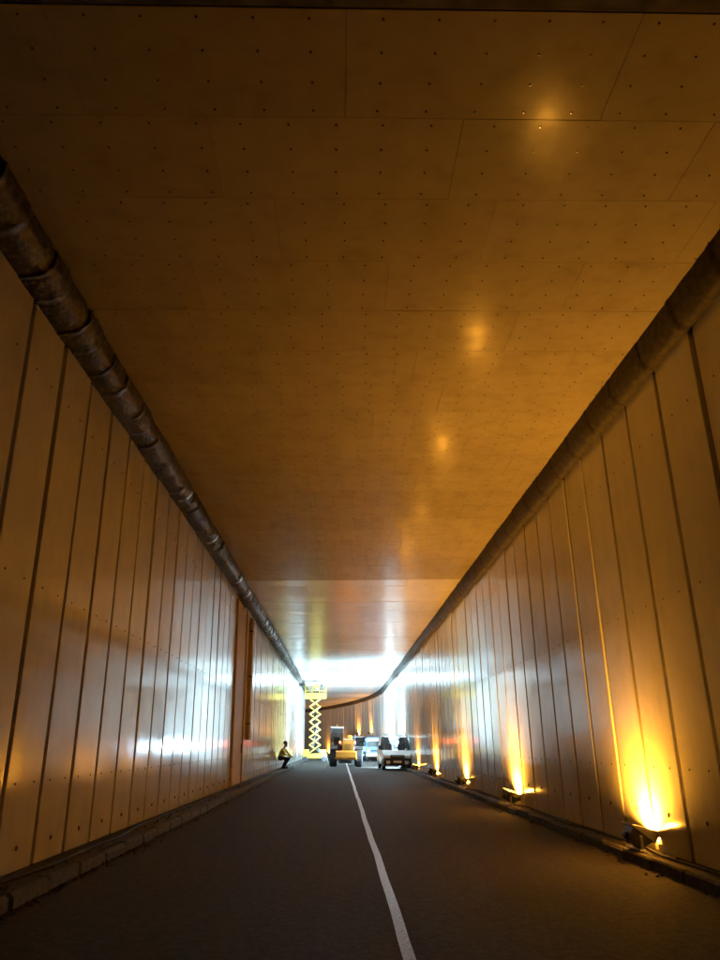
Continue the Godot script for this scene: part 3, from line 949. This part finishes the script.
# a worker squatting with bent knees, facing +z, arms forward; base on the soles
func worker_mesh(jacket: Color, trousers: Color, reach_up: bool) -> ArrayMesh:
	var skin := Color(0.42, 0.24, 0.15)
	var boot := Color(0.02, 0.018, 0.015)
	var bones := []
	var hands := []
	var head_c := Vector3(0, 1.20, 0.16)
	var hip_y := 0.52
	for sg in [-1.0, 1.0]:
		var hip := Vector3(sg * 0.10, hip_y, -0.12)
		var knee := Vector3(sg * 0.17, 0.50, 0.30)
		var ankle := Vector3(sg * 0.14, 0.09, 0.06)
		bones.append([hip, knee, 0.105, 0.068, trousers])
		bones.append([knee, ankle, 0.066, 0.045, trousers])
		bones.append([ankle + Vector3(0, -0.04, -0.03), ankle + Vector3(sg * 0.03, -0.052, 0.17), 0.048, 0.036, boot])
		var sh := Vector3(sg * 0.20, 0.94, 0.06)
		var el := Vector3(sg * 0.27, 0.70, 0.24) if not reach_up else Vector3(sg * 0.29, 1.10, 0.24)
		var wr := Vector3(sg * 0.15, 0.60, 0.44) if not reach_up else Vector3(sg * 0.20, 1.33, 0.32)
		bones.append([sh, el, 0.068, 0.052, jacket])
		bones.append([el, wr, 0.052, 0.036, jacket])
		var d := (wr - el).normalized()
		var side := d.cross(Vector3.RIGHT * sg).normalized()
		var across := side.cross(d).normalized()
		var palm := wr + d * 0.05
		hands.append([wr, palm, 0.028, 0.03, skin])
		hands.append([wr + d * 0.03 + across * 0.018, palm + d * 0.03 + across * 0.022, 0.018, 0.016, skin])
		hands.append([wr + d * 0.03 - across * 0.018, palm + d * 0.03 - across * 0.022, 0.018, 0.016, skin])
		for k in 4:
			var root := palm + d * 0.028 + across * (0.030 - 0.020 * k)
			var ln: float = [0.034, 0.04, 0.038, 0.028][k]
			var mid := root + d * ln + side * 0.006
			hands.append([root, mid, 0.0095, 0.009, skin])
			hands.append([mid, mid + d * ln * 0.6 + side * ln * 0.65, 0.009, 0.008, skin])
		var th := wr + d * 0.035 + across * 0.03
		hands.append([th, th + across * 0.03 + d * 0.022, 0.011, 0.0105, skin])
		hands.append([th + across * 0.03 + d * 0.022, th + across * 0.036 + d * 0.048 + side * 0.008, 0.0105, 0.009, skin])
	bones.append([Vector3(-0.07, hip_y, -0.12), Vector3(0.07, hip_y, -0.12), 0.125, 0.125, trousers])
	bones.append([Vector3(0, hip_y + 0.07, -0.11), Vector3(0, 0.78, -0.02), 0.145, 0.155, jacket])
	bones.append([Vector3(-0.09, 0.86, 0.03), Vector3(0.09, 0.86, 0.03), 0.125, 0.125, jacket])
	bones.append([Vector3(-0.16, 0.95, 0.05), Vector3(0.16, 0.95, 0.05), 0.07, 0.07, jacket])
	bones.append([Vector3(0, 0.97, 0.07), Vector3(0, 1.09, 0.12), 0.06, 0.055, skin])
	var plain := func(_p, c): return c
	var band := func(p, c):
		return Color(0.55, 0.55, 0.52) if c == jacket and ((p.y > 0.64 and p.y < 0.69) or (p.y > 0.76 and p.y < 0.81)) and absf(p.x) < 0.19 else c
	var s := SurfaceTool.new()
	s.begin(Mesh.PRIMITIVE_TRIANGLES)
	nets(s, bones, 0.022, 0.03, band)
	var hd := []
	hd.append([head_c + Vector3(0, 0.02, -0.015), head_c + Vector3(0, -0.05, 0.025), 0.088, 0.066, skin])
	hd.append([head_c + Vector3(0, 0.005, 0.085), head_c + Vector3(0, -0.03, 0.10), 0.012, 0.017, skin])
	hd.append([head_c + Vector3(-0.02, -0.075, 0.078), head_c + Vector3(0.02, -0.075, 0.078), 0.010, 0.010, Color(0.30, 0.12, 0.09)])
	hd.append([head_c + Vector3(0, -0.1, 0.055), head_c + Vector3(0, -0.08, -0.02), 0.04, 0.05, skin])
	for sg in [-1.0, 1.0]:
		hd.append([head_c + Vector3(sg * 0.088, 0.01, -0.005), head_c + Vector3(sg * 0.086, -0.035, 0.0), 0.015, 0.011, skin])
		hd.append([head_c + Vector3(sg * 0.033, 0.006, 0.077), head_c + Vector3(sg * 0.034, 0.006, 0.078), 0.011, 0.011, Color(0.03, 0.02, 0.02)])
	nets(s, hd, 0.011, 0.012, plain)
	var half := hands.size() / 2
	nets(s, hands.slice(0, half), 0.006, 0.006, plain)
	nets(s, hands.slice(half), 0.006, 0.006, plain)
	s.generate_normals()
	return s.commit()

func worker(label: String, xf: Transform3D, jacket: Color, trousers: Color, helmet: Material, reach_up: bool) -> void:
	var o := base("person", label, "person", xf)
	part("body", worker_mesh(jacket, trousers, reach_up), M.figure, o)
	part("helmet", lathe([Vector2(0.145, -0.012), Vector2(0.15, 0.0), Vector2(0.112, 0.012), Vector2(0.105, 0.055), Vector2(0.08, 0.1), Vector2(0.04, 0.125), Vector2(0, 0.13)], 20), helmet, o, Transform3D(Basis(Vector3.RIGHT, 0.1), Vector3(0, 1.245, 0.145)))

# ------------------------------------------------------------------ scene
func _ready() -> void:
	rng.seed = 20240611
	# --- camera, from the vanishing points of the wall joints and ceiling edges
	var cam := Camera3D.new()
	cam.name = "camera"
	cam.fov = 66.72
	cam.near = 0.05
	cam.far = 600.0
	cam.transform = Transform3D(Basis(Vector3(0.99958197, -0.01307336, 0.02578688), Vector3(0.00351656, 0.94027891, 0.34038683), Vector3(-0.02869686, -0.34015386, 0.93993183)).orthonormalized(), Vector3(0, 1.54, 0))
	add_child(cam)
	cam.current = true
	# --- night sky outside the portals
	var env := Environment.new()
	var sky := Sky.new()
	var ps := ProceduralSkyMaterial.new()
	ps.sky_top_color = Color(0.02, 0.025, 0.04)
	ps.sky_horizon_color = Color(0.05, 0.05, 0.06)
	ps.ground_bottom_color = Color(0.01, 0.01, 0.01)
	ps.ground_horizon_color = Color(0.05, 0.05, 0.06)
	sky.sky_material = ps
	env.background_mode = Environment.BG_SKY
	env.sky = sky
	env.background_energy_multiplier = 0.3
	env.tonemap_mode = Environment.TONE_MAPPER_LINEAR
	env.tonemap_exposure = 1.15
	env.sdfgi_enabled = true
	env.ssao_enabled = true
	env.ssil_enabled = true
	var we := WorldEnvironment.new()
	we.name = "environment"
	we.environment = env
	add_child(we)
	var moon := DirectionalLight3D.new()
	moon.name = "moon"
	moon.light_color = Color(0.8, 0.88, 1.0)
	moon.light_energy = 0.01
	moon.light_angular_distance = 0.5
	moon.rotation_degrees = Vector3(-60, 40, 0)
	moon.shadow_enabled = true
	add_child(moon)

	make_materials()
	# --- road, ledges, shell
	var road := structure("road", sweep([Vector2(-L - 0.3, road_y(-L - 0.3)), Vector2(0, 0), Vector2(R + 0.3, road_y(R + 0.3))], -30.0, 230.0), M.asphalt)
	part("centre_line", sweep([Vector2(0.485, road_y(0.485) + 0.004), Vector2(0.585, road_y(0.585) + 0.004)], -30.0, 200.0, 1.0, 0.006), M.paint, road)
	ground_outside()
	shell()
	for side in [-1, 1]:
		ledge(side)
		wall(side)
		corner_duct(side)
	ceiling()
	service_door()
	# --- lamps
	var k := 0
	for a in [11.75, 20.3, 28.4, 37.0, 45.6, 92.0, 100.5, 109.0, 117.0, 134.0, 147.0]:  # low ledge lamps in the bend are added, hidden, to brighten the far wall
		floodlight(a, k)
		k += 1
	globe_light(55.4, 4.12, "white globe work light on a tripod behind the parked van")
	panel_light(65.5, 0.7, "white panel work light on a tripod in front of the telehandler")
	cables()
	# --- vehicles and people
	var yv := road_y(3.45)
	var lean := Basis(Vector3.BACK, -FALL)
	van("parked_van", "white van parked facing down the tunnel close to the floodlit wall", "van", Transform3D(Basis(Vector3.UP, 0.03) * lean, Vector3(3.6, yv, -52.6)), 4.9, 2.1, 1.88, true)
	telehandler(Transform3D(lean, Vector3(0.42, road_y(0.42), -58.0)))
	scissor_lift(Transform3D(Basis(), Vector3(-2.22, road_y(-2.22), -68.5)))
	var f := frame(85.0)
	van("minibus", "white minibus standing on the road beyond the telehandler", "van", Transform3D(f.basis * Basis(Vector3.UP, -0.05), f * Vector3(2.0, road_y(2.0), 0)), 5.4, 2.35, 1.95, false)
	f = frame(80.0)
	truck(Transform3D(f.basis, f * Vector3(3.55, road_y(3.55), 0)))
	worker("person in yellow jacket and dark helmet squatting on the ledge by the wall", Transform3D(Basis(Vector3.UP, PI / 2 - 0.3) * Basis.from_scale(Vector3.ONE * 1.12), Vector3(-3.38, 0.228, -46.0)), Color(0.55, 0.55, 0.03), Color(0.02, 0.022, 0.03), M.black, false)
	worker("person in lime jacket squatting on the raised yellow platform", Transform3D(Basis(Vector3.UP, PI + 0.4), Vector3(-2.05, road_y(-2.05) + 5.482, -68.4)), Color(0.45, 0.62, 0.05), Color(0.03, 0.035, 0.06), M.white_paint, false)
	debris()

func ground_outside() -> void:
	var s := st()
	quad(s, Vector3(-400, -0.55, 400), Vector3(-400, -0.55, -400), Vector3(400, -0.55, -400), Vector3(400, -0.55, 400))
	structure("ground", done(s), M.dirt)

func shell() -> void:
	# concrete box around the lining, with thickness; unlined near the portal behind the camera, dark grey throughout
	var t := sweep([Vector2(-L - 0.12, -0.6), Vector2(-L - 0.12, CEIL + 0.45), Vector2(R + 0.12, CEIL + 0.45), Vector2(R + 0.12, -0.6)], -30.0, 230.0)
	var o := structure("tunnel_shell", t, M.concrete)
	part("outer_face", sweep([Vector2(R + 0.7, -0.6), Vector2(R + 0.7, CEIL + 1.2), Vector2(-L - 0.7, CEIL + 1.2), Vector2(-L - 0.7, -0.6)], -30.0, 230.0), M.concrete, o)
	# downstand beam where the ceiling lining begins
	part("downstand_beam", box(Vector3(L + R + 0.2, 0.55, 0.9), 0.02), M.concrete, o, Transform3D(Basis(), Vector3((R - L) * 0.5, CEIL + 0.262, -3.72)))

func ledge(side: int) -> void:
	var inner := -L + 0.55 if side < 0 else R - 0.37
	var outer := -L - 0.1 if side < 0 else R + 0.1
	var top := 0.23 if side < 0 else 0.03
	var back := inner + (-0.14 if side < 0 else 0.14)
	var sec := [Vector2(outer, top - 0.012), Vector2(back, top - 0.012)]
	if side > 0:
		sec.reverse()
	var o := structure("ledge", sweep(sec, -30.0, 220.0), M.kerb)
	var meshes := []
	for k in 5:
		meshes.append(box(Vector3(0.15, 0.30, 0.985), 0.018 + 0.006 * k))
	var at := -4.0
	var n := 0
	var rest := st()
	while at < 200.0:
		var f := frame(at + 0.5)
		var b := f.basis * Basis(Vector3.UP, rng.randf_range(-0.007, 0.007)) * Basis(Vector3.BACK, rng.randf_range(-0.02, 0.02))
		var xf := Transform3D(b, f * Vector3((inner + back) * 0.5 + rng.randf_range(-0.012, 0.012), top - 0.15 + rng.randf_range(-0.012, 0.006), 0))
		part("kerbstone", meshes[rng.randi() % 5], M.kerb, o, xf)
		at += 1.0
		n += 1

func service_door() -> void:
	# matte brown full-height steel leaf set in the lining, then a narrow riser casing
	var o := base("service_door", "tall matt tan steel door set flush in the panelled wall", "door", Transform3D(Basis(), Vector3(-L, 0.23, -27.8)))
	var leaf := part("door_leaf", box(Vector3(0.05, 6.3, 2.62), 0.01), M.brown_steel, o, Transform3D(Basis(), Vector3(0.0, 3.16, 0)))
	part("handle", tubes([[Vector3(0.06, -2.1, -0.95), Vector3(0.06, -1.8, -0.95)]], 0.018), M.dark_steel, leaf)
	for z in [-1.33, 1.33]:
		part("door_post", box(Vector3(0.12, 6.33, 0.07), 0.01), M.brown_steel, o, Transform3D(Basis(), Vector3(0.01, 3.17, z)))
	var r := base("riser_casing", "narrow tan casing fixed upright beside the steel door", "casing", Transform3D(Basis(), Vector3(-L + 0.075, 1.75, -30.65)))
	part("casing", box(Vector3(0.14, 4.75, 0.55), 0.02), M.brown_steel, r, Transform3D(Basis(), Vector3(0, 2.375, 0)))
	for y in [0.6, 2.4, 4.2]:
		part("strap", box(Vector3(0.155, 0.05, 0.60), 0.006), M.dark_steel, r, Transform3D(Basis(), Vector3(0, y, 0)))

func cables() -> void:
	for side in [-1, 1]:
		var label := "black power cable lying along the ledge behind the floodlights" if side > 0 else "black cable lying along the ledge under the tan door"
		var pts := []
		var at := 3.0
		while at < 74.0:
			var x: float
			if side > 0:
				x = R - 0.12 + 0.05 * sin(at * 1.1) + 0.04 * sin(at * 2.7)
			else:
				x = -L + 0.2 + 0.07 * sin(at * 0.7) + 0.03 * sin(at * 2.1)
			pts.append(spot(at, x, (0.23 if side < 0 else 0.03) - 0.012 + 0.016))
			at += 0.35
		var o := part(numbered("power_cable"), tubes([pts], 0.016 if side > 0 else 0.026, 6), M.rubber, self)
		o.set_meta("label", label)
		o.set_meta("category", "cable")

func debris() -> void:
	# crumbs of concrete and dirt swept against the kerbs and on the ledges
	var s := st()
	for k in 900:
		var side := -1 if rng.randf() < 0.55 else 1
		var at := 3.0 + pow(rng.randf(), 1.3) * 50.0
		var edge := -L + 0.57 if side < 0 else R - 0.39
		var on_top := rng.randf() < 0.35
		var x: float = edge - side * absf(rng.randfn(0.0, 0.09)) - side * 0.01
		var y := road_y(x)
		var r := rng.randf_range(0.006, 0.022)
		if on_top:
			x = edge + side * rng.randf_range(0.18, 0.36)
			y = 0.218 if side < 0 else 0.018
		var c := spot(at, x, y + r * 0.5)
		var b := Basis(Vector3(rng.randf() - 0.5, rng.randf() - 0.5, rng.randf() - 0.5).normalized(), rng.randf() * TAU)
		bx(s, c, Vector3(r * 2.2, r * 1.3, r * 1.8), b, r * 0.4)
	var o := part("rubble", done(s), M.dirt, self)
	o.set_meta("label", "crumbs of broken concrete and dirt along both kerbs")
	o.set_meta("category", "rubble")
	o.set_meta("kind", "stuff")
